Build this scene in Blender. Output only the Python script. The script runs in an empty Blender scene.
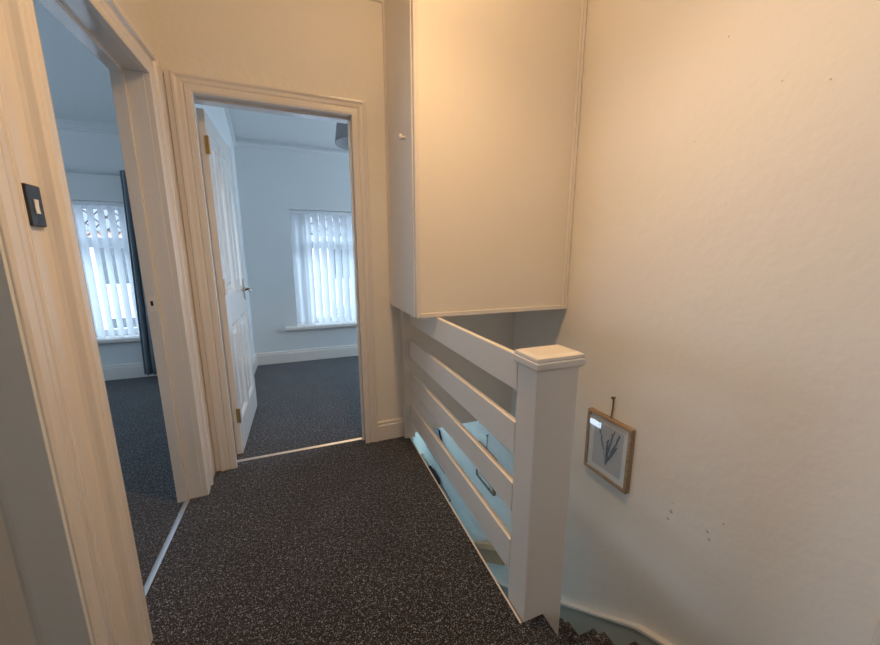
import bpy, bmesh, math, random
from mathutils import Vector, Matrix
random.seed(7)
S = bpy.context.scene
COL = S.collection
PI = math.pi

# ------------------------------------------------------------------ materials
def new_mat(name):
    m = bpy.data.materials.new(name); m.use_nodes = True
    nt = m.node_tree; nt.nodes.clear()
    out = nt.nodes.new('ShaderNodeOutputMaterial')
    return m, nt, out

def paint(name, col, rough=0.6, bump=0.1, scale=60.0, vary=0.06, spec=0.4, metal=0.0, detail=4.0, coat=0.0, stretch=(1, 1, 1), vscale=3.0):
    m, nt, out = new_mat(name)
    N = nt.nodes.new; L = nt.links.new
    b = N('ShaderNodeBsdfPrincipled'); L(b.outputs[0], out.inputs[0])
    b.inputs['Roughness'].default_value = rough
    b.inputs['Metallic'].default_value = metal
    b.inputs['Specular IOR Level'].default_value = spec
    b.inputs['Coat Weight'].default_value = coat
    tc = N('ShaderNodeTexCoord'); mp = N('ShaderNodeMapping'); mp.inputs['Scale'].default_value = stretch
    L(tc.outputs['Object'], mp.inputs[0])
    n1 = N('ShaderNodeTexNoise'); n1.inputs['Scale'].default_value = vscale; n1.inputs['Detail'].default_value = 5
    L(mp.outputs[0], n1.inputs['Vector'])
    mx = N('ShaderNodeMix'); mx.data_type = 'RGBA'
    mx.inputs[6].default_value = (*[c * (1 - vary) for c in col], 1)
    mx.inputs[7].default_value = (*[min(1, c * (1 + vary * 0.6)) for c in col], 1)
    L(n1.outputs['Fac'], mx.inputs[0]); L(mx.outputs[2], b.inputs['Base Color'])
    if bump:
        n2 = N('ShaderNodeTexNoise'); n2.inputs['Scale'].default_value = scale; n2.inputs['Detail'].default_value = detail
        L(mp.outputs[0], n2.inputs['Vector'])
        bp = N('ShaderNodeBump'); bp.inputs['Strength'].default_value = bump; bp.inputs['Distance'].default_value = 0.01
        L(n2.outputs['Fac'], bp.inputs['Height']); L(bp.outputs[0], b.inputs['Normal'])
    return m

def carpet_mat():
    m, nt, out = new_mat('speckled_carpet')
    N = nt.nodes.new; L = nt.links.new
    b = N('ShaderNodeBsdfPrincipled'); L(b.outputs[0], out.inputs[0])
    b.inputs['Roughness'].default_value = 0.95; b.inputs['Specular IOR Level'].default_value = 0.15
    b.inputs['Sheen Weight'].default_value = 0.2; b.inputs['Sheen Roughness'].default_value = 0.6
    tc = N('ShaderNodeTexCoord')
    n = N('ShaderNodeTexNoise'); n.inputs['Scale'].default_value = 200; n.inputs['Detail'].default_value = 2.0; n.inputs['Roughness'].default_value = 0.7
    L(tc.outputs['Object'], n.inputs['Vector'])
    tuft = N('ShaderNodeTexNoise'); tuft.inputs['Scale'].default_value = 70; tuft.inputs['Detail'].default_value = 3.0; tuft.inputs['Roughness'].default_value = 0.8
    L(tc.outputs['Object'], tuft.inputs['Vector'])
    ad = N('ShaderNodeMath'); ad.operation = 'MULTIPLY_ADD'; ad.inputs[1].default_value = 0.6; L(tuft.outputs['Fac'], ad.inputs[0]); L(n.outputs['Fac'], ad.inputs[2])
    r = N('ShaderNodeValToRGB'); e = r.color_ramp.elements
    e[0].position = 0.75; e[0].color = (0.004, 0.004, 0.005, 1)
    e[1].position = 1.0; e[1].color = (0.44, 0.44, 0.48, 1)
    k = e.new(0.835); k.color = (0.012, 0.011, 0.013, 1)
    k = e.new(0.885); k.color = (0.10, 0.092, 0.098, 1)
    L(ad.outputs[0], r.inputs[0])
    big = N('ShaderNodeTexNoise'); big.inputs['Scale'].default_value = 5; big.inputs['Detail'].default_value = 6
    L(tc.outputs['Object'], big.inputs['Vector'])
    mr = N('ShaderNodeMapRange'); mr.inputs[1].default_value = 0.3; mr.inputs[2].default_value = 0.7; mr.inputs[3].default_value = 0.75; mr.inputs[4].default_value = 1.15
    L(big.outputs['Fac'], mr.inputs[0])
    mx = N('ShaderNodeMix'); mx.data_type = 'RGBA'; mx.blend_type = 'MULTIPLY'; mx.inputs[0].default_value = 1
    L(r.outputs[0], mx.inputs[6]); L(mr.outputs[0], mx.inputs[7]); L(mx.outputs[2], b.inputs['Base Color'])
    bp = N('ShaderNodeBump'); bp.inputs['Strength'].default_value = 0.8; bp.inputs['Distance'].default_value = 0.006
    L(n.outputs['Fac'], bp.inputs['Height']); L(bp.outputs[0], b.inputs['Normal'])
    return m

def chipped_wall_mat(name, col, chips):
    """painted plaster with a few scuffs and chips (centre in object space, radius)"""
    m = paint(name, col, rough=0.55, bump=0.22, scale=22, vary=0.05, detail=6, vscale=2.2)
    nt = m.node_tree; N = nt.nodes.new; L = nt.links.new
    b = next(n for n in nt.nodes if n.type == 'BSDF_PRINCIPLED')
    src = b.inputs['Base Color'].links[0].from_socket
    tc = N('ShaderNodeTexCoord'); nz = N('ShaderNodeTexNoise'); nz.inputs['Scale'].default_value = 70
    L(tc.outputs['Object'], nz.inputs['Vector'])
    for c, r in chips:
        d = N('ShaderNodeVectorMath'); d.operation = 'DISTANCE'; d.inputs[1].default_value = c
        L(tc.outputs['Object'], d.inputs[0])
        a = N('ShaderNodeMath'); a.operation = 'MULTIPLY_ADD'; a.inputs[1].default_value = r * 2.2
        L(nz.outputs['Fac'], a.inputs[0]); L(d.outputs['Value'], a.inputs[2])
        mr = N('ShaderNodeMapRange'); mr.inputs[1].default_value = r * 1.5; mr.inputs[2].default_value = r * 2.1; mr.inputs[3].default_value = 0.55; mr.inputs[4].default_value = 0.0
        L(a.outputs[0], mr.inputs[0])
        mx = N('ShaderNodeMix'); mx.data_type = 'RGBA'; mx.inputs[7].default_value = (0.16, 0.12, 0.09, 1)
        L(mr.outputs[0], mx.inputs[0]); L(src, mx.inputs[6]); src = mx.outputs[2]
    L(src, b.inputs['Base Color'])
    return m

def glass_mat(name, fres=0.05, rough=0.0, tint=(1, 1, 1)):
    m, nt, out = new_mat(name)
    N = nt.nodes.new; L = nt.links.new
    t = N('ShaderNodeBsdfTransparent'); t.inputs[0].default_value = (*tint, 1); g = N('ShaderNodeBsdfGlossy'); g.inputs['Roughness'].default_value = rough
    lw = N('ShaderNodeLayerWeight'); lw.inputs['Blend'].default_value = 0.5
    p5 = N('ShaderNodeMath'); p5.operation = 'POWER'; p5.inputs[1].default_value = 5; L(lw.outputs['Facing'], p5.inputs[0])
    f = N('ShaderNodeMath'); f.operation = 'MULTIPLY_ADD'; f.inputs[1].default_value = 1 - fres; f.inputs[2].default_value = fres; L(p5.outputs[0], f.inputs[0])
    mx = N('ShaderNodeMixShader'); L(f.outputs[0], mx.inputs[0]); L(t.outputs[0], mx.inputs[1]); L(g.outputs[0], mx.inputs[2]); L(mx.outputs[0], out.inputs[0])
    return m

def cloth_translucent(name, col, trans=0.5):
    m, nt, out = new_mat(name)
    N = nt.nodes.new; L = nt.links.new
    d = N('ShaderNodeBsdfDiffuse'); d.inputs[0].default_value = (*col, 1)
    t = N('ShaderNodeBsdfTranslucent'); t.inputs[0].default_value = (*col, 1)
    tc = N('ShaderNodeTexCoord'); w = N('ShaderNodeTexNoise'); w.inputs['Scale'].default_value = 400
    L(tc.outputs['Object'], w.inputs['Vector'])
    bp = N('ShaderNodeBump'); bp.inputs['Strength'].default_value = 0.1; bp.inputs['Distance'].default_value = 0.002
    L(w.outputs['Fac'], bp.inputs['Height']); L(bp.outputs[0], d.inputs['Normal'])
    mx = N('ShaderNodeMixShader'); mx.inputs[0].default_value = trans
    L(d.outputs[0], mx.inputs[1]); L(t.outputs[0], mx.inputs[2]); L(mx.outputs[0], out.inputs[0])
    return m

def wood_mat(name, c1, c2):
    m, nt, out = new_mat(name)
    N = nt.nodes.new; L = nt.links.new
    b = N('ShaderNodeBsdfPrincipled'); L(b.outputs[0], out.inputs[0]); b.inputs['Roughness'].default_value = 0.5
    tc = N('ShaderNodeTexCoord'); mp = N('ShaderNodeMapping'); mp.inputs['Scale'].default_value = (60, 6, 60)
    L(tc.outputs['Object'], mp.inputs[0])
    n = N('ShaderNodeTexNoise'); n.inputs['Scale'].default_value = 2; n.inputs['Detail'].default_value = 6
    L(mp.outputs[0], n.inputs['Vector'])
    r = N('ShaderNodeValToRGB'); r.color_ramp.elements[0].position = 0.35; r.color_ramp.elements[0].color = (*c1, 1)
    r.color_ramp.elements[1].position = 0.65; r.color_ramp.elements[1].color = (*c2, 1)
    L(n.outputs['Fac'], r.inputs[0]); L(r.outputs[0], b.inputs['Base Color'])
    return m

def brick_mat(name, c1, c2, mortar):
    m, nt, out = new_mat(name)
    N = nt.nodes.new; L = nt.links.new
    b = N('ShaderNodeBsdfPrincipled'); L(b.outputs[0], out.inputs[0]); b.inputs['Roughness'].default_value = 0.9
    tc = N('ShaderNodeTexCoord'); mp = N('ShaderNodeMapping'); mp.inputs['Rotation'].default_value = (PI / 2, 0, 0)
    L(tc.outputs['Object'], mp.inputs[0])
    k = N('ShaderNodeTexBrick'); k.inputs['Scale'].default_value = 4
    k.inputs['Color1'].default_value = (*c1, 1); k.inputs['Color2'].default_value = (*c2, 1); k.inputs['Mortar'].default_value = (*mortar, 1)
    L(mp.outputs[0], k.inputs['Vector']); L(k.outputs['Color'], b.inputs['Base Color'])
    return m

WHITE = (0.80, 0.76, 0.70)
M = dict(
    wall=paint('cream_wall_paint', WHITE, rough=0.6, bump=0.25, scale=28, vary=0.04, detail=6),
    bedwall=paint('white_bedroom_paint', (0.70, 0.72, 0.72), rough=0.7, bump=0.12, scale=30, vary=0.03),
    hall=paint('pale_hall_paint', (0.60, 0.72, 0.74), rough=0.6, bump=0.15, scale=28, vary=0.04),
    string=paint('grey_green_string_paint', (0.46, 0.46, 0.40), rough=0.5, bump=0.08, scale=30, vary=0.05),
    ceil=paint('ceiling_paint', (0.80, 0.78, 0.75), rough=0.8, bump=0.05, scale=60),
    gloss=paint('white_gloss_paint', (0.78, 0.73, 0.68), rough=0.22, bump=0.12, scale=40, vary=0.05, spec=0.5, coat=0.3, stretch=(1, 1, 0.12)),
    lining=paint('glossy_lining_paint', (0.78, 0.74, 0.70), rough=0.12, bump=0.10, scale=30, vary=0.04, spec=0.6, coat=0.8, stretch=(1, 1, 0.1)),
    satin=paint('cream_satin_paint', (0.79, 0.74, 0.68), rough=0.42, bump=0.06, scale=35, vary=0.04),
    panel=paint('cupboard_panel_paint', (0.82, 0.76, 0.67), rough=0.5, bump=0.08, scale=18, vary=0.03),
    carpet=carpet_mat(),
    strip=paint('brushed_aluminium', (0.62, 0.63, 0.66), rough=0.35, bump=0.1, scale=200, metal=0.9),
    brass=paint('tarnished_brass', (0.42, 0.28, 0.10), rough=0.38, bump=0.05, metal=0.9),
    chrome=paint('satin_nickel', (0.62, 0.58, 0.52), rough=0.25, bump=0.02, metal=1.0),
    black=paint('black_nickel', (0.020, 0.018, 0.018), rough=0.25, bump=0.02, spec=0.6),
    dark=paint('dark_plastic', (0.02, 0.02, 0.022), rough=0.5, bump=0.02),
    plast=paint('white_plastic', (0.85, 0.85, 0.85), rough=0.3, bump=0.01),
    upvc=paint('white_upvc', (0.78, 0.80, 0.82), rough=0.3, bump=0.01),
    blind=cloth_translucent('white_blind_fabric', (0.80, 0.82, 0.84), 0.42),
    curtain=paint('slate_curtain_fabric', (0.22, 0.255, 0.29), rough=0.9, bump=0.2, scale=220, vary=0.1, spec=0.1),
    shade=paint('grey_lampshade_fabric', (0.36, 0.35, 0.36), rough=0.9, bump=0.2, scale=250, vary=0.05, spec=0.1),
    pine=wood_mat('warm_pine', (0.60, 0.32, 0.16), (0.74, 0.44, 0.25)),
    oak=wood_mat('pale_oak', (0.26, 0.18, 0.105), (0.40, 0.29, 0.185)),
    paper=paint('cream_paper', (0.55, 0.52, 0.52), rough=0.9, bump=0.02),
    mount=paint('pale_mount_card', (0.82, 0.80, 0.76), rough=0.9, bump=0.02),
    ink=paint('violet_grey_ink', (0.11, 0.095, 0.12), rough=0.9, bump=0.0),
    glass=glass_mat('window_glass'),
    dglass2=glass_mat('green_tinted_glass', tint=(.90, 1.0, .95)),  # tint added to shift the lower hall's daylight towards cyan
    pglass=glass_mat('picture_glass', 0.09),
    cord=paint('brown_jute_cord', (0.14, 0.09, 0.05), rough=0.9, bump=0.3, scale=300),
    lead=paint('brown_leading', (0.20, 0.07, 0.05), rough=0.6, bump=0.02),
    brick=brick_mat('weathered_brick', (0.42, 0.24, 0.19), (0.50, 0.32, 0.27), (0.6, 0.58, 0.55)),
    render=paint('pale_render', (0.70, 0.69, 0.67), rough=0.9, bump=0.2, scale=10),
    slate=paint('roof_slate', (0.13, 0.135, 0.15), rough=0.7, bump=0.3, scale=8),
    dglass=paint('dark_window_glass', (0.03, 0.035, 0.04), rough=0.1, bump=0.0, spec=0.6),
    road=paint('asphalt', (0.12, 0.12, 0.125), rough=0.9, bump=0.3, scale=40),
)
chips = [((1.43, .89, .112), .009), ((1.43, .898, .07), .008), ((1.43, .744, .132), .007), ((1.43, .733, .105), .008), ((1.43, .697, .206), .005), ((1.43, .887, .158), .004),
         ((1.43, .741, 1.744), .004), ((1.43, .626, 1.70), .004), ((1.43, .92, 1.955), .003), ((1.43, .992, 1.638), .003)]
M['rwall'] = chipped_wall_mat('cream_wall_with_chips', WHITE, chips)

# ------------------------------------------------------------------ mesh helpers
class MB:
    def __init__(s): s.bm = bmesh.new()
    def box(s, x0, x1, y0, y1, z0, z1):
        v = [s.bm.verts.new((x, y, z)) for x in (x0, x1) for y in (y0, y1) for z in (z0, z1)]
        for f in ((0, 1, 3, 2), (4, 6, 7, 5), (0, 4, 5, 1), (2, 3, 7, 6), (0, 2, 6, 4), (1, 5, 7, 3)):
            s.bm.faces.new([v[i] for i in f])
        return s
    def prism(s, pts, axis, a, b):
        """extrude a polygon along an axis: x -> pts are (y,z), y -> (x,z), z -> (x,y)"""
        def P(p, t): return {0: (t, p[0], p[1]), 1: (p[0], t, p[1]), 2: (p[0], p[1], t)}[axis]
        A = [s.bm.verts.new(P(p, a)) for p in pts]; B = [s.bm.verts.new(P(p, b)) for p in pts]
        s.bm.faces.new(A); s.bm.faces.new(B[::-1]); n = len(pts)
        for i in range(n): s.bm.faces.new((A[i], B[i], B[(i + 1) % n], A[(i + 1) % n]))
        return s
    def loft(s, rings, close=True, caps=True):
        R = [[s.bm.verts.new(p) for p in r] for r in rings]; n = len(R[0])
        for a, b in zip(R, R[1:]):
            for i in range(n if close else n - 1): s.bm.faces.new((a[i], a[(i + 1) % n], b[(i + 1) % n], b[i]))
        if caps and close: s.bm.faces.new(R[0][::-1]); s.bm.faces.new(R[-1])
        return s
    def lathe(s, c, prof, axis=(0, 0, 1), n=28):
        ax = Vector(axis).normalized(); u = ax.orthogonal().normalized(); w = ax.cross(u); c = Vector(c)
        return s.loft([[c + ax * h + (u * math.cos(2 * PI * i / n) + w * math.sin(2 * PI * i / n)) * r for i in range(n)] for r, h in prof])
    def tube(s, pts, r, n=10):
        pts = [Vector(p) for p in pts]; rings = []; ref = None
        for i, p in enumerate(pts):
            t = (pts[min(i + 1, len(pts) - 1)] - pts[max(i - 1, 0)]).normalized()
            if ref is None: ref = t.orthogonal().normalized()
            ref = (ref - t * ref.dot(t)).normalized(); w = t.cross(ref)
            rr = r[i] if isinstance(r, (list, tuple)) else r
            rings.append([p + (ref * math.cos(2 * PI * k / n) + w * math.sin(2 * PI * k / n)) * rr for k in range(n)])
        return s.loft(rings)
    def sweep_frame(s, loops):
        """consecutive closed loops of points joined by quads, closed back on the first (mitred frame)"""
        R = [[s.bm.verts.new(p) for p in l] for l in loops]; n = len(R[0]); k = len(R)
        for a in range(k):
            A, B = R[a], R[(a + 1) % k]
            for i in range(n): s.bm.faces.new((A[i], A[(i + 1) % n], B[(i + 1) % n], B[i]))
        return s
    def build(s, name, mat, parent=None, bevel=0.0, smooth=False, off=None, seg=2):
        off = Vector(off) if off is not None else (wloc(parent) if parent else Vector())
        bmesh.ops.recalc_face_normals(s.bm, faces=s.bm.faces)
        me = bpy.data.meshes.new(name)
        for v in s.bm.verts: v.co -= off
        s.bm.to_mesh(me); s.bm.free()
        me.materials.append(mat)
        if smooth:
            for p in me.polygons: p.use_smooth = True
        o = bpy.data.objects.new(name, me); COL.objects.link(o)
        if parent: o.parent = parent
        else: o.location = off
        if bevel:
            md = o.modifiers.new('bevel', 'BEVEL'); md.width = bevel; md.segments = seg; md.limit_method = 'ANGLE'; md.angle_limit = math.radians(35)
        return o

def wloc(o):
    v = Vector(o.location)
    while o.parent: o = o.parent; v += Vector(o.location)
    return v
def empty(name, loc):
    o = bpy.data.objects.new(name, None); COL.objects.link(o); o.location = loc; o.empty_display_size = 0.1; return o
def tag(o, label, cat, group=None):
    o['label'] = label; o['category'] = cat
    if group: o['group'] = group
    return o
def struct(o, label=None, cat=None):
    o['kind'] = 'structure'
    if label: o['label'] = label
    if cat: o['category'] = cat
    return o
def B(*a): return MB().box(*a)

# ------------------------------------------------------------------ key dimensions (metres, camera above the origin)
H = 1.21
XL, YF, XR = -0.555, 2.158, 1.43         # landing left wall, far wall, right wall faces
YW = 4.27                                 # bedrooms' window wall
CEIL = 2.75
DOORH1, DOORH2 = 1.947, 1.971

# ------------------------------------------------------------------ shell: landing
f = MB().box(-4.2, -1.72, 0.2, YW + .3, -0.12, 0).box(-1.72, -0.62, 1.06, YW + .3, -0.12, 0).build('floor', M['carpet']); struct(f, 'dark speckled carpet seen through the left doorway', 'floor')
f = MB().box(XL - .06, .605, 2.213, YW + .3, -0.02, 0).box(.605, 2.6, 2.275, YW + .3, -0.02, 0).build('floor', M['carpet']); struct(f, 'dark speckled carpet in the far bedroom', 'floor')
m = MB(); m.box(-0.62, 0.599, -1.6, 2.213, -0.10, 0); m.box(0.60, 0.690, -1.6, 0.80, -0.10, 0); m.box(0.690, 1.43, -1.6, 0.14, -0.10, 0); m.box(-1.72, -0.62, -1.6, 1.06, -.1, -.0005)
struct(m.build('floor', M['carpet']), 'dark speckled carpet on the landing', 'floor')

m = MB()
m.box(-0.66, XL, 0.95, 1.19, 0, CEIL); m.box(-0.66, XL, 1.19, 1.93, DOORH1 + .01, CEIL); m.box(-0.66, XL, 1.93, YF, 0, CEIL)
struct(m.build('wall_left', M['wall']), 'cream landing wall around the left doorway', 'wall')
m = MB()
m.box(-0.66, -0.476, YF, 2.275, 0, CEIL); m.box(-0.476, 0.312, YF, 2.275, DOORH2 + .01, CEIL); m.box(0.312, 0.605, YF, 2.275, 0, CEIL)
m.box(0.605, XR, YF + .005, 2.275, 0.0, CEIL)
struct(m.build('wall_far', M['wall']), 'cream landing wall around the far doorway', 'wall')
m = MB(); m.box(XR, XR + .12, -1.6, 2.275, -2.95, CEIL); m.box(XR, XR + .12, 2.275, 5.0, -2.95, -.065)
struct(m.build('wall_right', M['rwall']), 'bare cream wall beside the stairs', 'wall')
struct(B(-1.6, XR, -1.72, -1.6, 0, CEIL).build('wall_back', M['wall']), 'cream wall behind the viewer', 'wall')
m = MB(); m.box(-1.72, -1.6, -1.72, -.60, 0, CEIL); m.box(-1.72, -1.6, .55, 1.06, 0, CEIL); m.box(-1.72, -1.6, -.60, .55, 0, .6); m.box(-1.72, -1.6, -.60, .55, 2.0, CEIL); m.box(-1.6, -.655, .99, 1.06, 0, CEIL)  # opening added out of view to send bluish daylight onto the wall end
struct(m.build('wall_side', M['bedwall']), 'wall left of the viewer with a window opening', 'wall')
struct(B(-1.72, XR, -1.72, 2.275, CEIL, CEIL + .1).build('ceiling', M['ceil']), 'landing ceiling', 'ceiling')

# near end of the left wall: plain painted return facing the viewer, with a rounded bead
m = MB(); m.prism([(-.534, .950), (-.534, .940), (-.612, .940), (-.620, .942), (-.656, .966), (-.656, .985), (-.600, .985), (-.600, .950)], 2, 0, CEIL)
struct(B(-.735, -.658, .950, .990, 0, CEIL).build('trim_11', M['satin'], bevel=.004), 'cream edge of the casing at the lower left corner', 'trim')
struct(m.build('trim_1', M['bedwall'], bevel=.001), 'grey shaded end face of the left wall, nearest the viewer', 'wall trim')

# wall plaster picture rail high on the far wall
struct(B(0.40, 0.508, YF - .012, YF + .002, 2.555, 2.585).build('trim_2', M['satin'], bevel=.003), 'thin rail high on the far wall beside the cupboard', 'trim')

# ------------------------------------------------------------------ door casings
def casing_loops(prof, path):
    """prof: (u outwards from opening, d proud of the wall); path: function (u, d) -> 4 points up, over and down"""
    return [path(u, d) for u, d in prof]
def open_sweep(mb, rows):
    R = [[mb.bm.verts.new(p) for p in r] for r in rows]
    n = len(R)
    for i in range(n):
        a, b = R[i], R[(i + 1) % n]
        for k in range(len(a) - 1): mb.bm.faces.new((a[k], a[k + 1], b[k + 1], b[k]))
    mb.bm.faces.new([r[0] for r in R]); mb.bm.faces.new([r[-1] for r in R][::-1])
# door 1 (left wall): the near leg is the wide double moulding that carries the switch
mb = MB()
prof1 = [(0, .000), (0, .025), (.010, .028), (.034, .028), (.040, .023), (.046, .027), (.058, .025), (.066, .012), (.074, .004), (.137, .004), (.143, .010), (.152, .017), (.166, .021), (.172, .016), (.180, .022),
         (.200, .026), (.214, .030), (.226, .030), (.238, .030), (.246, .025), (.246, .000)]
mb.prism([(XL + d, 1.195 - u) for u, d in prof1], 2, 0, DOORH1 + .10)
prof2 = [(0, 0), (0, .025), (.010, .028), (.030, .028), (.036, .022), (.042, .026), (.062, .024), (.078, .018), (.086, .030), (.096, .030), (.100, .024), (.100, 0)]
open_sweep(mb, [[(XL + d, 1.195 - .002, DOORH1 + u), (XL + d, 1.928 + u, DOORH1 + u), (XL + d, 1.928 + u, 0)] for u, d in prof2])
mb.box(XL, XL + .018, 2.026, YF, 0, DOORH1 + .095)
trim_l = mb.build('trim_3', M['gloss'], bevel=.0015)
struct(trim_l, 'moulded cream architrave around the left doorway', 'door frame')
# lining and stop
mb = MB()
mb.box(-.660, XL + .004, 1.926, 1.950, 0, DOORH1 + .02); mb.box(-.660, XL + .004, 1.172, 1.197, 0, DOORH1 + .02)
mb.box(-.660, XL + .004, 1.19, 1.93, DOORH1, DOORH1 + .025)
mb.box(-.658, -.612, 1.912, 1.928, 0, DOORH1); mb.box(-.658, -.612, 1.196, 1.21, 0, DOORH1); mb.box(-.658, -.612, 1.20, 1.92, DOORH1 - .015, DOORH1 + .001)
o = mb.build('door_lining', M['lining'], trim_l, bevel=.002)
mb = MB(); mb.box(-.648, -.622, 1.9095, 1.9125, .965, 1.03)
MB_ = mb.build('strike_plate', M['satin'], trim_l)
B(-.640, -.630, 1.9087, 1.9097, .99, 1.012).build('latch_hole', M['dark'], MB_)
# door 2 (far wall)
mb = MB()
prof3 = [(0, 0), (0, .018), (.010, .021), (.030, .021), (.036, .014), (.044, .019), (.058, .020), (.068, .026), (.078, .026), (.082, .020), (.082, 0)]
x0, x1, zt = -.430, .310, DOORH2
rows = [[(x0 - u, YF - d, 0), (x0 - u, YF - d, zt + u), (x1 + u, YF - d, zt + u), (x1 + u, YF - d, 0)] for u, d in prof3]
open_sweep(mb, rows)
mb.box(XL + .02, x0 - .08, YF - .016, YF, 0, zt + .085)
trim_f = mb.build('trim_4', M['gloss'], bevel=.0015)
struct(trim_f, 'moulded cream architrave around the far doorway', 'door frame')
mb = MB()
mb.box(x0 - .046, x0 - .023, YF - .004, 2.285, 0, zt + .02); mb.box(x1, x1 + .025, YF - .004, 2.285, 0, zt + .02); mb.box(x0 - .023, x1, YF - .004, 2.285, zt, zt + .025)
mb.box(x1 - .013, x1 + .001, 2.185, 2.225, 0, zt); mb.box(x0, x1, 2.185, 2.225, zt - .013, zt + .001)
mb.build('door_lining', M['lining'], trim_f, bevel=.002)

# door leaf of door 2, standing open into the bedroom
LX0, LX1, LY0, LY1, LZ = -.452, -.417, 2.284, 3.045, 1.955
mb = MB()
sy, rz = .095, [(.008, .20), (.80, .98), (1.86, LZ)]
mb.box(LX0, LX1, LY0, LY0 + sy, .008, LZ); mb.box(LX0, LX1, LY1 - sy, LY1, .008, LZ)
ym = (LY0 + LY1) / 2
for a, b in rz: mb.box(LX0, LX1, LY0 + sy - .001, LY1 - sy + .001, a, b)
for a, b in ((.20, .80), (.98, 1.86)): mb.box(LX0, LX1, ym - .04, ym + .04, a - .001, b + .001)
leaf = mb.build('door_2', M['gloss'], bevel=.003, off=(LX1, LY0, 0)); struct(leaf, 'white four-panel door standing open into the far bedroom', 'door')
for ya, yb in ((LY0 + sy, ym - .04), (ym + .04, LY1 - sy)):
    for za, zb in ((.20, .80), (.98, 1.86)):
        mb = MB()
        lp = lambda i, x: [(x, ya + i, za + i), (x, yb - i, za + i), (x, yb - i, zb - i), (x, ya + i, zb - i)]
        mb.loft([lp(0, LX0 + .006), lp(0, LX1 - .002), lp(.012, LX1 - .006), lp(.022, LX1 - .014), lp(.05, LX1 - .014), lp(.075, LX1 - .005)])
        mb.build('door_panel', M['gloss'], leaf)
for z in (.26, 1.036, 1.78):
    mb = MB(); mb.box(LX1 - .014, LX1 + .002, LY0 - .0025, LY0 + .0005, z - .045, z + .045)
    mb.lathe((LX1 + .004, LY0 - .006, z - .045), [(.006, 0), (.006, .09)], n=12)
    mb.build('hinge', M['brass'] if z != 1.036 else M['satin'], leaf)
hy, hz = LY1 - .075, .965
mb = MB(); mb.box(LX1 - .001, LX1 + .007, hy - .022, hy + .022, hz - .075, hz + .075); mb.lathe((LX1 + .006, hy, hz), [(.014, 0), (.012, .010)], (1, 0, 0)); hd = mb.build('handle', M['chrome'], leaf, smooth=False, bevel=.001)
mb = MB(); mb.tube([(LX1 + .006, hy, hz), (LX1 + .045, hy, hz), (LX1 + .052, hy - .012, hz), (LX1 + .052, hy - .05, hz), (LX1 + .050, hy - .105, hz - .004)], [.009, .009, .010, .010, .008])
mb.build('lever', M['chrome'], hd, smooth=True)

# threshold strips
def strip(name, x0, x1, y0, y1, axis, label):
    mb = MB(); w = (y1 - y0) if axis == 0 else (x1 - x0); c = y0 if axis == 0 else x0
    p = [(0, .001), (.004, .004), (w * .3, .006), (w * .36, .0045), (w * .42, .006), (w * .58, .006), (w * .64, .0045), (w * .7, .006), (w - .004, .004), (w, .001)]
    mb.prism([(c + a, b) for a, b in p], axis, *((x0, x1) if axis == 0 else (y0, y1)))
    return tag(mb.build(name, M['strip'], off=((x0 + x1) / 2, (y0 + y1) / 2, 0)), label, 'carpet strip')
strip('threshold_strip', -.452, .310, 2.203, 2.227, 0, 'silver carpet threshold strip across the far doorway')
strip('threshold_strip', -.630, -.608, 1.197, 1.926, 1, 'silver carpet threshold strip across the left doorway')

# light switch on the left architrave
sw = empty('light_switch', (XL + .004, 1.089, 1.319))
mb = MB(); mb.box(XL + .003, XL + .012, 1.062, 1.112, 1.274, 1.364); pl = mb.build('plate', M['black'], sw, bevel=.003)
mb = MB()
mb.prism([(XL + .011, 1.302), (XL + .0145, 1.302), (XL + .0135, 1.316), (XL + .0145, 1.333), (XL + .011, 1.333)], 1, 1.081, 1.094)
mb.build('rocker', M['plast'], sw, bevel=.001)
tag(sw, 'narrow black light switch with white rocker on the left door architrave', 'light switch')

# baseboards on the landing
def skirt(name, pts_axis, a, b, c, s, h, mat=None, label='white skirting board'):
    """axis 0: runs along x from a to b at y=c facing s ; axis 1: runs along y at x=c facing s"""
    p = [(0, 0), (.018, 0), (.018, h - .03), (.013, h - .02), (.015, h - .010), (.008, h), (0, h)]
    mb = MB(); mb.prism([(c + s * u, v) for u, v in p], 0 if pts_axis == 0 else 1, a, b)
    return struct(mb.build(name, mat or M['gloss'], bevel=.001), label, 'skirting board')
skirt('baseboard_far', 0, .392, .572, YF, -1, .132, label='short piece of skirting between far doorway and banister')

# ------------------------------------------------------------------ over-stairs cupboard (boxed bulkhead)
CX0, CY0, CZ0 = .508, 1.633, .905
cup = empty('overstairs_cupboard', (CX0, CY0, CZ0))
tag(cup, 'tall cream boxed-in cupboard above the stairs', 'cupboard')
mb = MB(); mb.box(CX0 + .012, XR - .001, CY0 + .004, YF - .001, CZ0 + .012, CEIL - .002); mb.build('body', M['panel'], cup)
mb = MB(); mb.box(CX0 + .020, XR - .035, CY0 - .006, CY0 + .006, CZ0 + .022, CEIL - .002); mb.build('front_panel', M['panel'], cup, bevel=.002)
mb = MB(); mb.box(CX0, CX0 + .020, CY0 - .010, CY0 + .016, CZ0, CEIL - .002); mb.build('corner_trim', M['gloss'], cup, bevel=.004)
mb = MB(); mb.box(CX0 + .018, XR - .001, CY0 - .012, CY0 + .006, CZ0, CZ0 + .024); mb.build('bottom_trim', M['gloss'], cup, bevel=.003)
mb = MB(); mb.prism([(XR - .036, CY0 + .004), (XR - .036, CY0 - .010), (XR - .028, CY0 - .014), (XR - .020, CY0 - .008), (XR - .012, CY0 - .014), (XR - .001, CY0 - .010), (XR - .001, CY0 + .004)], 2, CZ0 + .022, CEIL - .002)
mb.build('side_trim', M['satin'], cup, bevel=.001)
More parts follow.
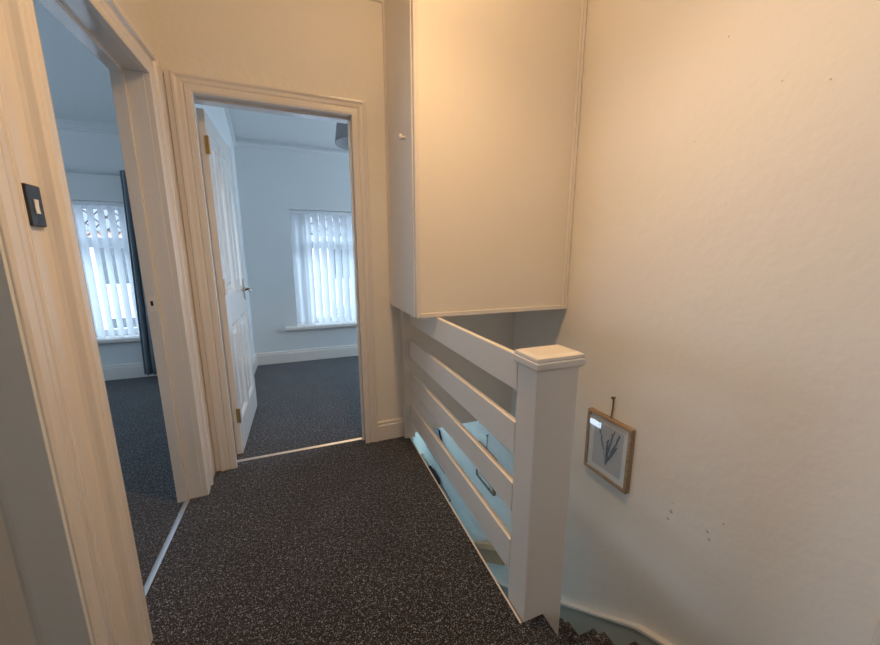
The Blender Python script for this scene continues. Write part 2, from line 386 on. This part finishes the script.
mb = MB(); mb.box(CX0 - .004, CX0 + .014, CY0 + .018, YF - .030, CZ0 + .003, CEIL - .01); dr = mb.build('side_door', M['satin'], cup, bevel=.002)
mb = MB(); mb.lathe((CX0 - .003, 1.765, 1.770), [(.009, 0), (.006, .006), (.006, .012), (.013, .018), (.015, .024), (.012, .030), (.004, .033)], (-1, 0, 0), 20); mb.build('knob', M['gloss'], dr, smooth=True)
mb = MB(); mb.box(CX0 - .008, CX0 + .012, YF - .030, YF - .001, CZ0 + .003, CEIL - .002); mb.build('wall_trim', M['satin'], cup, bevel=.003)
mb = MB()
for z in (1.08,): 
    mb.box(CX0 - .002, CX0 + .0, CY0 + .012, CY0 + .024, z - .03, z + .03)
    mb.lathe((CX0 - .003, CY0 + .017, z - .03), [(.004, 0), (.004, .06)], n=10)
mb.build('hinge', M['satin'], cup)

# ------------------------------------------------------------------ banister
PX0, PX1, PY0, PY1 = .614, .768, .800, .902
ban = empty('banister', (.62, 1.5, 0)); tag(ban, 'white painted banister of four flat rails beside the landing', 'banister')
mb = MB(); mb.box(PX0, PX1, PY0, PY1, -.212, .893); post = mb.build('newel_post', M['satin'], ban, bevel=.005)
mb = MB()
cx, cy = (PX0 + PX1) / 2, (PY0 + PY1) / 2
def rect(e, z): return [(PX0 - e * .8, PY0 - e, z), (PX1 + e, PY0 - e, z), (PX1 + e, PY1 + e, z), (PX0 - e * .8, PY1 + e, z)]
mb.loft([rect(.004, .878), rect(.012, .888), rect(.012, .904), rect(.008, .908), rect(.010, .910), rect(.008, .919), rect(-.006, .925)])
mb.build('post_cap', M['gloss'], post, bevel=.002)
for z0, z1 in ((.786, .903), (.562, .677), (.350, .456), (.112, .236)):
    mb = MB(); mb.box(.611, .633, PY1 - .004, 2.126, z0, z1); mb.build('rail', M['satin'], ban, bevel=.0025)
mb = MB(); mb.box(.568, .640, 2.108, YF, 0, .904); mb.build('wall_post', M['satin'], ban, bevel=.003)

# landing edge board along the stair opening
struct(B(.600, .607, .802, 2.158, -.14, .0).build('trim_5', M['satin'], bevel=.002), 'cream edge board of the landing below the banister', 'trim')

# ------------------------------------------------------------------ staircase down
st = empty('staircase', (1.05, 1.0, -2.86)); tag(st, 'dark carpeted stairs winding down beside the newel post', 'stairs')
def step(x0, x1, y0, y1, z):
    mb = MB(); mb.box(x0, x1, y0, y1, z - .26, z); return mb.build('step', M['carpet'], st, bevel=.007, seg=2)
step(.672, .893, .14, .885, -.215); step(.873, 1.152, .14, .93, -.440); step(1.105, 1.404, .14, .955, -.645)
for k in range(9): step(.625, 1.404, .92 + .25 * k, 1.20 + .25 * k, -.86 - .215 * k)
# wall string with a moulded cap
top = [(.14, -.22), (.50, -.385), (.822, -.521), (.958, -.587), (1.506, -1.031), (3.75, -2.86)]
mb = MB(); mb.prism(top + [(3.4, -2.90), (.958, -1.25), (.14, -.95)], 0, 1.405, XR); struct(mb.build('trim_6', M['string']), 'painted string board of the stairs on the right wall', 'stair string')
capm = MB(); capm.prism([(y, z) for y, z in top] + [(y, z + .022) for y, z in reversed(top)], 0, 1.396, XR); struct(capm.build('trim_7', M['satin'], bevel=.004), 'pale moulded cap on the stair string', 'trim')
# casing at the near end of the right wall
struct(B(XR - .018, XR, .19, .303, -.2, 2.0).build('trim_8', M['gloss'], bevel=.003), 'white casing at the near end of the right wall', 'trim')

# lower hall under the landing
struct(B(.56, .599, .02, 1.74, -2.9, -.1).build('wall_stair', M['hall']), 'wall under the landing edge', 'wall')
struct(B(-.3, XR, .02, .10, -2.9, -.1).build('wall_winder', M['wall']), 'wall under the winding steps', 'wall')
struct(B(-.4, 3.2, 2.275, 5.0, -.06, -.021).build('ceiling', M['ceil']), 'ceiling of the lower hall', 'ceiling')
struct(B(-.3, 3.2, 2.0, 5.2, -2.95, -2.86).build('floor', M['carpet']), 'floor of the lower hall', 'floor')
m = MB(); m.box(-.35, .2, 4.9, 5.0, -2.9, -.065); m.box(1.2, XR, 4.9, 5.0, -2.9, -.065); m.box(.2, 1.2, 4.9, 5.0, -.9, -.065)
struct(m.build('wall_hall', M['hall']), 'end wall of the lower hall around the front door', 'wall')
m = MB(); m.box(-.4, -.3, .02, 2.83, -2.9, -.105); m.box(-.4, -.3, 3.62, 5.0, -2.9, -.105); m.box(-.4, -.3, 2.83, 3.62, -2.9, -.83); m.box(-.4, -.3, 2.83, 3.62, -.42, -.105)  # high opening added so its brightness mirrors in the picture glass
struct(m.build('wall_hall_left', M['hall']), 'left wall of the lower hall', 'wall')
mb = MB()
mb.box(.2, .28, 4.93, 4.98, -2.86, -.9); mb.box(1.12, 1.2, 4.93, 4.98, -2.86, -.9); mb.box(.28, 1.12, 4.93, 4.98, -.97, -.9); mb.box(.28, 1.12, 4.93, 4.98, -2.86, -1.9)
d3 = mb.build('door_3', M['upvc'], bevel=.004); struct(d3, 'glazed front door at the end of the lower hall', 'door')
B(.28, 1.12, 4.95, 4.956, -1.9, -.97).build('glass', M['dglass2'], d3)

# ------------------------------------------------------------------ bedrooms' shell
ZS, YS = 2.33, 3.60                        # eaves height, start of the slope
def ceiling_bed(x0, x1, y0):
    mb = MB(); mb.prism([(y0, CEIL), (YS, CEIL), (YW + .3, ZS - .13), (YW + .3, ZS + .1), (YS, CEIL + .12), (y0, CEIL + .12)], 0, x0, x1)
    return struct(mb.build('ceiling', M['bedwall']), 'sloping bedroom ceiling', 'ceiling')
ceiling_bed(-4.2, -.66, .2); ceiling_bed(-.66, 2.6, 2.275)
WIN = {1: (-2.95, -1.50), 2: (-.09, 1.10)}
WZ0, WZ1 = .42, 1.705
m = MB()
edges = [-4.2, -2.95, -1.50, -.09, 1.10, 2.6]
m.box(edges[0], edges[1], YW, YW + .28, 0, ZS + .05); m.box(edges[2], edges[3], YW, YW + .28, 0, ZS + .05); m.box(edges[4], edges[5], YW, YW + .28, 0, ZS + .05)
for n in (1, 2):
    a, b = WIN[n]; m.box(a, b, YW, YW + .28, 0, WZ0 - .02); m.box(a, b, YW, YW + .28, WZ1, ZS + .05)
struct(m.build('wall_window', M['bedwall']), 'bedroom wall with both windows', 'wall')
struct(B(-.66, XL, 2.275, YW, 0, CEIL).build('wall_partition', M['bedwall']), 'wall between the two bedrooms', 'wall')
m = MB(); m.box(-4.3, -4.2, 0.2, 1.9, 0, CEIL); m.box(-4.3, -4.2, 3.3, YW + .28, 0, CEIL); m.box(-4.3, -4.2, 1.9, 3.3, 0, .8); m.box(-4.3, -4.2, 1.9, 3.3, 2.1, CEIL)  # unseen side opening, invented to brighten the left bedroom
struct(m.build('wall_outer_left', M['bedwall']), 'outer wall of the left bedroom', 'wall')
struct(B(-4.2, -.66, .1, .2, 0, CEIL).build('wall_bedroom_back', M['bedwall']), 'back wall of the left bedroom', 'wall')
m = MB(); m.box(2.6, 2.7, 2.2, 2.6, -.1, CEIL); m.box(2.6, 2.7, 4.1, YW + .28, -.1, CEIL); m.box(2.6, 2.7, 2.6, 4.1, -.1, .7); m.box(2.6, 2.7, 2.6, 4.1, 2.1, CEIL)  # opening put in out of view for more daylight in the far bedroom
struct(m.build('wall_outer_right', M['bedwall']), 'outer wall of the far bedroom', 'wall')
struct(B(XR + .12, 2.6, 2.16, 2.275, -.1, CEIL).build('wall_bedroom_near', M['bedwall']), 'near wall of the far bedroom', 'wall')
skirt('baseboard_window', 0, XL, 2.6, YW, -1, .14, label='white skirting under the far bedroom window')
skirt('baseboard_window', 0, -4.2, -.66, YW, -1, .15, label='white skirting under the left bedroom window')
skirt('baseboard_partition', 1, 3.0, YW - .018, XL, 1, .14, label='white skirting behind the open door')
# small coving where slope meets the window wall, and along the gable walls
for a, b in ((-4.2, -.66), (XL, 2.6)):
    mb = MB(); mb.prism([(YW, 2.29), (YW - .012, 2.295), (YW - .014, 2.305), (YW - .03, 2.312), (YW - .034, 2.33), (YW, 2.335)], 0, a, b)
    struct(mb.build('trim_9', M['bedwall']), 'thin moulding at the top of the bedroom window wall', 'trim')
mb = MB(); mb.prism([(2.3, CEIL - .045), (YS - .01, CEIL - .045), (YW, 2.285), (YW, 2.335), (YS, CEIL), (2.3, CEIL)], 0, XL, XL + .022)
struct(mb.build('trim_10', M['bedwall']), 'thin moulding along the sloping ceiling', 'trim')

# windows
def window(n):
    a, b = WIN[n]; y = YW + .16
    mb = MB(); t = .06
    mb.box(a, a + t, y, y + .06, WZ0, WZ1); mb.box(b - t, b, y, y + .06, WZ0, WZ1); mb.box(a + t, b - t, y, y + .06, WZ0, WZ0 + t); mb.box(a + t, b - t, y, y + .06, WZ1 - t, WZ1)
    mb.box(a + t, b - t, y, y + .06, 1.29, 1.385)
    for fx in ((.5,) if n == 2 else (.333, .667)):
        c = a + (b - a) * fx; mb.box(c - .03, c + .03, y + .002, y + .058, WZ0 + t, 1.29); mb.box(c - .03, c + .03, y + .002, y + .058, 1.385, WZ1 - t)
    w = mb.build('window_%d' % n, M['upvc'], bevel=.003)
    struct(w, ['white framed window in the left bedroom', 'white framed window in the far bedroom'][n - 1], 'window')
    B(a + t * .9, b - t * .9, y + .028, y + .034, WZ0 + t * .9, WZ1 - t * .9).build('glass', M['glass'], w)
    mb = MB(); d = .11; x = a + t
    z0, z1 = 1.40, WZ1 - t - .01
    k = 0
    while x < b - t - .02:
        xa, xb = x, min(x + d, b - t); zm = (z0 + z1) / 2; xm = (xa + xb) / 2
        for p, q in (((xa, z0), (xb, zm)), ((xb, zm), (xa, z1)), ((xb, z0), (xa, zm)), ((xa, zm), (xb, z1))):
            mb.tube([(p[0], y + .026, p[1]), (q[0], y + .026, q[1])], .0045, 6)
        x += d
    mb.build('leading', M['lead'], w)
    mb = MB(); mb.prism([(y + .01, WZ0 - .045), (YW - .045, WZ0 - .045), (YW - .055, WZ0 - .035), (YW - .055, WZ0 - .010), (YW - .045, WZ0), (y + .01, WZ0)], 0, a - .13 if n == 2 else a - .05, b + .05)
    mb.build('sill', M['gloss'], w, bevel=.002)
window(1); window(2)
for n in (1, 2):                                    # daylight sampling through the openings
    a, b = WIN[n]; l = bpy.data.lights.new('window_portal', 'AREA'); l.shape = 'RECTANGLE'; l.size = b - a; l.size_y = WZ1 - WZ0; l.cycles.is_portal = True
    o = bpy.data.objects.new('window_portal', l); o.location = ((a + b) / 2, YW + .26, (WZ0 + WZ1) / 2); o.rotation_euler = (-PI / 2, 0, 0); COL.objects.link(o)
for loc, sx, sz, rx in (((.7, 5.02, -1.45), .9, 1.0, -PI / 2),):
    l = bpy.data.lights.new('door_portal', 'AREA'); l.shape = 'RECTANGLE'; l.size = sx; l.size_y = sz; l.cycles.is_portal = True
    o = bpy.data.objects.new('door_portal', l); o.location = loc; o.rotation_euler = (rx, 0, 0); COL.objects.link(o)

for loc, sx, sz, rot in (((-4.32, 2.6, 1.45), 1.4, 1.3, (PI / 2, 0, -PI / 2)), ((2.72, 3.35, 1.4), 1.5, 1.4, (PI / 2, 0, PI / 2)), ((-1.74, -.025, 1.30), 1.15, 1.4, (PI / 2, 0, -PI / 2))):  # portals at the added, unseen openings
    l = bpy.data.lights.new('window_portal', 'AREA'); l.shape = 'RECTANGLE'; l.size = sx; l.size_y = sz; l.cycles.is_portal = True
    o = bpy.data.objects.new('window_portal', l); o.location = loc; o.rotation_euler = rot; COL.objects.link(o)

# vertical blinds
def vertical_blind(a, b, ang, label, stack):
    y = YW + .055; top = WZ1 - .005
    r = empty('vertical_blind', ((a + b) / 2, y, top)); tag(r, label, 'window blind')
    mb = MB(); mb.box(a, b, y - .02, y + .02, top - .035, top); mb.build('headrail', M['upvc'], r, bevel=.003)
    xs = []
    x = a + (.075 if stack else .03)
    for k in range(stack): xs.append((x, ang + .45)); x += .035
    x += .03
    while x < b - .03: xs.append((x, ang + random.uniform(-.05, .05))); x += .078
    w = .089
    for x, t in xs:
        ring = []
        for z in (top - .035, top - .25, top - .7, WZ0 + .03, WZ0 + .003):
            pts = []
            for i in range(7):
                s = (i / 6 - .5) * w; c = .006 * math.cos(PI * (i / 6 - .5)) 
                pts.append((x + s * math.cos(t) - c * math.sin(t), y + s * math.sin(t) + c * math.cos(t), z))
            ring.append(pts)
        mb = MB(); mb.loft(ring, close=False, caps=False); mb.build('vane', M['blind'], r, smooth=True)
    mb = MB(); mb.tube([(x, y - .035, WZ0 + .02) for x, t in xs], .0015, 6); mb.build('chain', M['plast'], r)
    return r
vertical_blind(WIN[1][0], WIN[1][1], -.62, 'white vertical blind in the left bedroom window', 0)
vertical_blind(WIN[2][0] + .006, WIN[2][1] - .006, -.80, 'white vertical blind in the far bedroom window', 2)

# curtain and its rail in the left bedroom
mb = MB(); rows = []
nz = 12
for iz in range(nz + 1):
    q = iz / nz; z = 1.965 - 1.92 * q; w0 = -1.472 - .065 * q; w1 = -1.30 - .015 * q; row = []
    for i in range(49):
        p = i / 48; row.append((w0 + (w1 - w0) * p, 4.165 + .028 * math.sin(p * 2 * PI * 4 + .3) * (.6 + .4 * q), z))
    rows.append(row)
mb.loft(rows, close=False, caps=False); cu = mb.build('curtain', M['curtain'], smooth=True, off=(-1.45, 4.165, 1.965))
md = cu.modifiers.new('thick', 'SOLIDIFY'); md.thickness = .004
tag(cu, 'dark slate curtain hanging right of the left bedroom window', 'curtain')
mb = MB(); mb.tube([(-3.15, 4.19, 1.93), (-1.28, 4.19, 1.93)], .010, 12)
pr = mb.build('curtain_rail', M['upvc'], smooth=True, off=(-2.2, 4.19, 1.93)); tag(pr, 'thin white curtain rail above the left bedroom window', 'curtain rail')
for x in (-3.0, -2.25, -1.4): B(x - .01, x + .01, 4.19, YW, 1.92, 1.94).build('bracket', M['upvc'], pr)

# grey pendant shade in the far bedroom
ps = empty('pendant_light', (.545, 3.2, CEIL)); tag(ps, 'grey fabric pendant lampshade in the far bedroom', 'lampshade')
mb = MB(); R = [(.225, 2.125), (.185, 2.40), (.182, 2.40), (.222, 2.125)]
n = 48; mb.sweep_frame([[(.545 + r * math.cos(2 * PI * i / n), 3.2 + r * math.sin(2 * PI * i / n), z) for i in range(n)] for r, z in R]); mb.build('shade', M['shade'], ps, smooth=True)
mb = MB(); mb.tube([(.545, 3.2, CEIL), (.545, 3.2, 2.33)], .004, 8); mb.lathe((.545, 3.2, 2.25), [(.018, 0), (.018, .06), (.010, .09)]); mb.build('cord', M['plast'], ps, smooth=True)
mb = MB(); mb.lathe((.545, 3.2, CEIL - .03), [(.035, 0), (.045, .02), (.045, .03)]); mb.build('ceiling_rose', M['plast'], ps)

# door stop on the carpet by the open door
ds = empty('door_stop', (XL + .018, 3.12, .055)); tag(ds, 'small white door stop on skirting behind the open door', 'door stop')
mb = MB(); mb.lathe((XL + .018, 3.12, .055), [(.018, 0), (.012, .008), (.009, .07)], (1, 0, 0), 16); mb.build('stem', M['plast'], ds, smooth=True)
mb = MB(); mb.lathe((XL + .088, 3.12, .055), [(.013, 0), (.013, .014), (.008, .02)], (1, 0, 0), 16); mb.build('buffer', M['plast'], ds, smooth=True)

# ------------------------------------------------------------------ pictures on the stair wall
def picture(y0, y1, z0, z1, label, zn, sprigs=True):
    D = .030; fw = .015; xf = XR - D
    r = empty('picture_frame', (XR, (y0 + y1) / 2, z0)); tag(r, label, 'picture')
    def lp(i, x): return [(x, y0 + i, z0 + i), (x, y1 - i, z0 + i), (x, y1 - i, z1 - i), (x, y0 + i, z1 - i)]
    mb = MB(); mb.sweep_frame([lp(0, XR - .001), lp(0, xf), lp(fw, xf), lp(fw, XR - .001)]); mb.build('frame', M['oak'], r, bevel=.0015)
    mb = MB(); mb.box(XR - .018, XR - .014, y0 + fw * .8, y1 - fw * .8, z0 + fw * .8, z1 - fw * .8); mb.build('backing', M['mount'], r)
    pp = MB(); q = .046; pp.box(XR - .020, XR - .018, y0 + q, y1 - q, z0 + q, z1 - q); pr = pp.build('print', M['paper'], r)
    # dried lavender sprigs fanning up from a point near the bottom
    yc, zb = (y0 + y1) / 2, z0 + .075; rnd = random.Random(3)
    mb = MB(); x = XR - .0225
    for lean, ht in ((-.30, .21), (.03, .14), (.18, .20), (.38, .19), (.48, .12), (.10, .10)):
        yy, zz = yc - lean * ht, zb + ht
        tip = (x, yc - lean * ht * 1.0, zb + ht)
        mb.tube([(x, yc, zb), (x, yc - lean * ht * .4, zb + ht * .5), tip], .0012, 6)
        for k in range(13):
            s = .38 + .62 * k / 12; a = rnd.uniform(-1, 1)
            cyy, czz = yc - lean * ht * s, zb + ht * s; e = .0038 * (1.25 - .5 * s)
            mb.lathe((x, cyy, czz), [(.0005, -.001), (e, .004), (e * .8, .009), (.0006, .015)], (0, a * .9, 1), 8)
    mb.build('sprig', M['ink'], pr)
    mb = MB(); mb.box(xf + .002, xf + .004, y0 + fw * .9, y1 - fw * .9, z0 + fw * .9, z1 - fw * .9); mb.build('glass', M['pglass'], r)
    ym = (y0 + y1) / 2
    mb = MB(); mb.tube([(XR - .012, ym, z1 - .002), (XR - .010, ym - .003, (z1 + zn) / 2), (XR - .008, ym, zn)], .0035, 8); mb.lathe((XR - .0005, ym, zn), [(.004, 0), (.004, .012), (.008, .014), (.006, .018)], (-1, 0, 0), 12)
    mb.build('hanging_cord', M['cord'], r)
    return r
picture(1.098, 1.373, .058, .396, 'small oak frame with dried lavender print hanging on the right wall beside the newel post', .505)
picture(2.34, 2.665, -.83, -.485, 'oak frame lower down the stair wall, seen between the banister rails', -.345)

# sloping handrail board down the stair wall
hr = empty('handrail', (XR, 2.3, -1.3)); tag(hr, 'warm pine handrail sloping down on the wall down the stairs', 'handrail')
mb = MB(); mb.prism([(2.16, -1.16), (2.75, -1.66), (2.75, -1.86), (2.16, -1.36)], 0, XR - .022, XR); mb.build('backboard', M['pine'], hr, bevel=.002)
mb = MB(); mb.prism([(2.13, -1.10), (2.78, -1.65), (2.78, -1.72), (2.13, -1.17)], 0, XR - .085, XR - .022); mb.build('rail', M['pine'], hr, bevel=.008)

# lower hall: shelf with a dark box, and a picture with a black edge
sh = empty('wall_shelf', (XR, 3.8, -1.6)); tag(sh, 'long pale grey wall shelf low in the lower hall', 'shelf')
mb = MB(); mb.box(XR - .12, XR, 3.32, 4.36, -1.60, -1.575); mb.build('board', M['shade'], sh, bevel=.002)
for y in (3.5, 4.2): B(XR - .10, XR, y - .01, y + .01, -1.70, -1.60).build('bracket', M['dark'], sh)
mb = MB(); mb.box(XR - .10, XR - .02, 3.62, 3.95, -1.574, -1.51); bx = mb.build('router_box', M['dark'], bevel=.006, off=(XR - .06, 3.78, -1.574)); tag(bx, 'small black box lying on the shelf in the lower hall', 'box')
mb = MB(); pic = MB()
pic.prism([(3.50, -1.10), (3.67, -.88), (4.15, -.92), (4.15, -1.35), (3.50, -1.35)], 0, XR - .014, XR); pc = pic.build('wall_panel', M['shade'], off=(XR, 3.85, -1.1)); tag(pc, 'grey panel with a black edge on the lower hall wall', 'panel')
mb = MB(); mb.tube([(XR - .016, 3.48, -1.11), (XR - .016, 3.67, -.875)], .009, 8); mb.build('edge', M['dark'], pc)

# ------------------------------------------------------------------ across the street
struct(B(-30, 30, 8.0, 40, -3.2, -3.0).build('ground', M['road']), 'street outside', 'street')
def house(x0, w, matw, label):
    r = empty('terraced_house', (x0 + w / 2, 15, -3.0)); tag(r, label, 'house', 'terraced houses across the street')
    B(x0, x0 + w, 15, 21, -3, 2.1).build('wall', matw, r)
    mb = MB(); mb.prism([(14.8, 2.0), (18, 4.2), (21.2, 2.0)], 0, x0, x0 + w); mb.build('roof', M['slate'], r)
    for wx, wz in ((.9, .2), (3.2, .2), (.9, -2.2)):
        f = B(x0 + wx, x0 + wx + 1.1, 14.93, 15.02, wz, wz + 1.4).build('window', M['upvc'], r)
        B(x0 + wx + .08, x0 + wx + 1.02, 14.92, 14.935, wz + .08, wz + 1.32).build('pane', M['dglass'], f)
    B(x0 + 3.3, x0 + 4.2, 14.94, 15.02, -3, -.9).build('door', M['curtain'], r)
    mb = MB(); mb.box(x0 + .1, x0 + .8, 17.6, 18.4, 3.6, 5.0); mb.build('chimney', M['brick'], r)
for i in range(5):
    house(-12.2 + i * 5, 4.96, M['brick'] if i % 2 else M['render'], ['pale rendered terraced house across the street, far left of the row', 'brick terraced house across the street opposite the left window',
          'pale rendered terraced house across the street in the middle of the row', 'brick terraced house across the street opposite the far window', 'pale rendered terraced house across the street, far right of the row'][i])

# ------------------------------------------------------------------ light
def light(name, loc, power, col, radius):
    l = bpy.data.lights.new(name, 'POINT'); l.energy = power; l.color = col; l.shadow_soft_size = radius
    o = bpy.data.objects.new(name, l); o.location = loc; COL.objects.link(o); return o
LAMP = (.43, 1.03, 2.58); WARM = (1.0, .635, .315)
light('landing_bulb', LAMP, 13, WARM, .08)
l = bpy.data.lights.new('landing_shade_downlight', 'SPOT'); l.energy = 50; l.color = WARM; l.spot_size = math.radians(150); l.spot_blend = 1.0; l.shadow_soft_size = .06
o = bpy.data.objects.new('landing_shade_downlight', l); o.location = LAMP; o.rotation_euler = (-math.radians(12), 0, 0); COL.objects.link(o)
wd = bpy.data.worlds.new('overcast'); S.world = wd; wd.use_nodes = True
bg = wd.node_tree.nodes['Background']; bg.inputs[0].default_value = (.60, .79, 1.0, 1); bg.inputs[1].default_value = 6.0

# ------------------------------------------------------------------ camera
yaw, pit, rol = math.radians(21.2592), math.radians(10.79496), math.radians(-.06817852)
fw = Vector((math.sin(yaw) * math.cos(pit), math.cos(yaw) * math.cos(pit), -math.sin(pit)))
rt = Vector((math.cos(yaw), -math.sin(yaw), 0)); up = rt.cross(fw)
cam = bpy.data.cameras.new('camera'); co = bpy.data.objects.new('camera', cam); COL.objects.link(co)
co.matrix_world = Matrix.Translation((0, 0, H)) @ Matrix((( rt.x, up.x, -fw.x), (rt.y, up.y, -fw.y), (rt.z, up.z, -fw.z))).to_4x4()
cam.sensor_fit = 'HORIZONTAL'; cam.sensor_width = 36; cam.lens = 350.22 / 880 * 36; cam.clip_start = .02
S.camera = co

S.view_settings.view_transform = 'Standard'; S.view_settings.look = 'None'; S.view_settings.gamma = 1; S.view_settings.exposure = 0.24
S.view_settings.use_curve_mapping = False
S.cycles.use_denoising = True; S.cycles.max_bounces = 10; S.cycles.diffuse_bounces = 6; S.cycles.transparent_max_bounces = 12
S.cycles.sample_clamp_indirect = 6
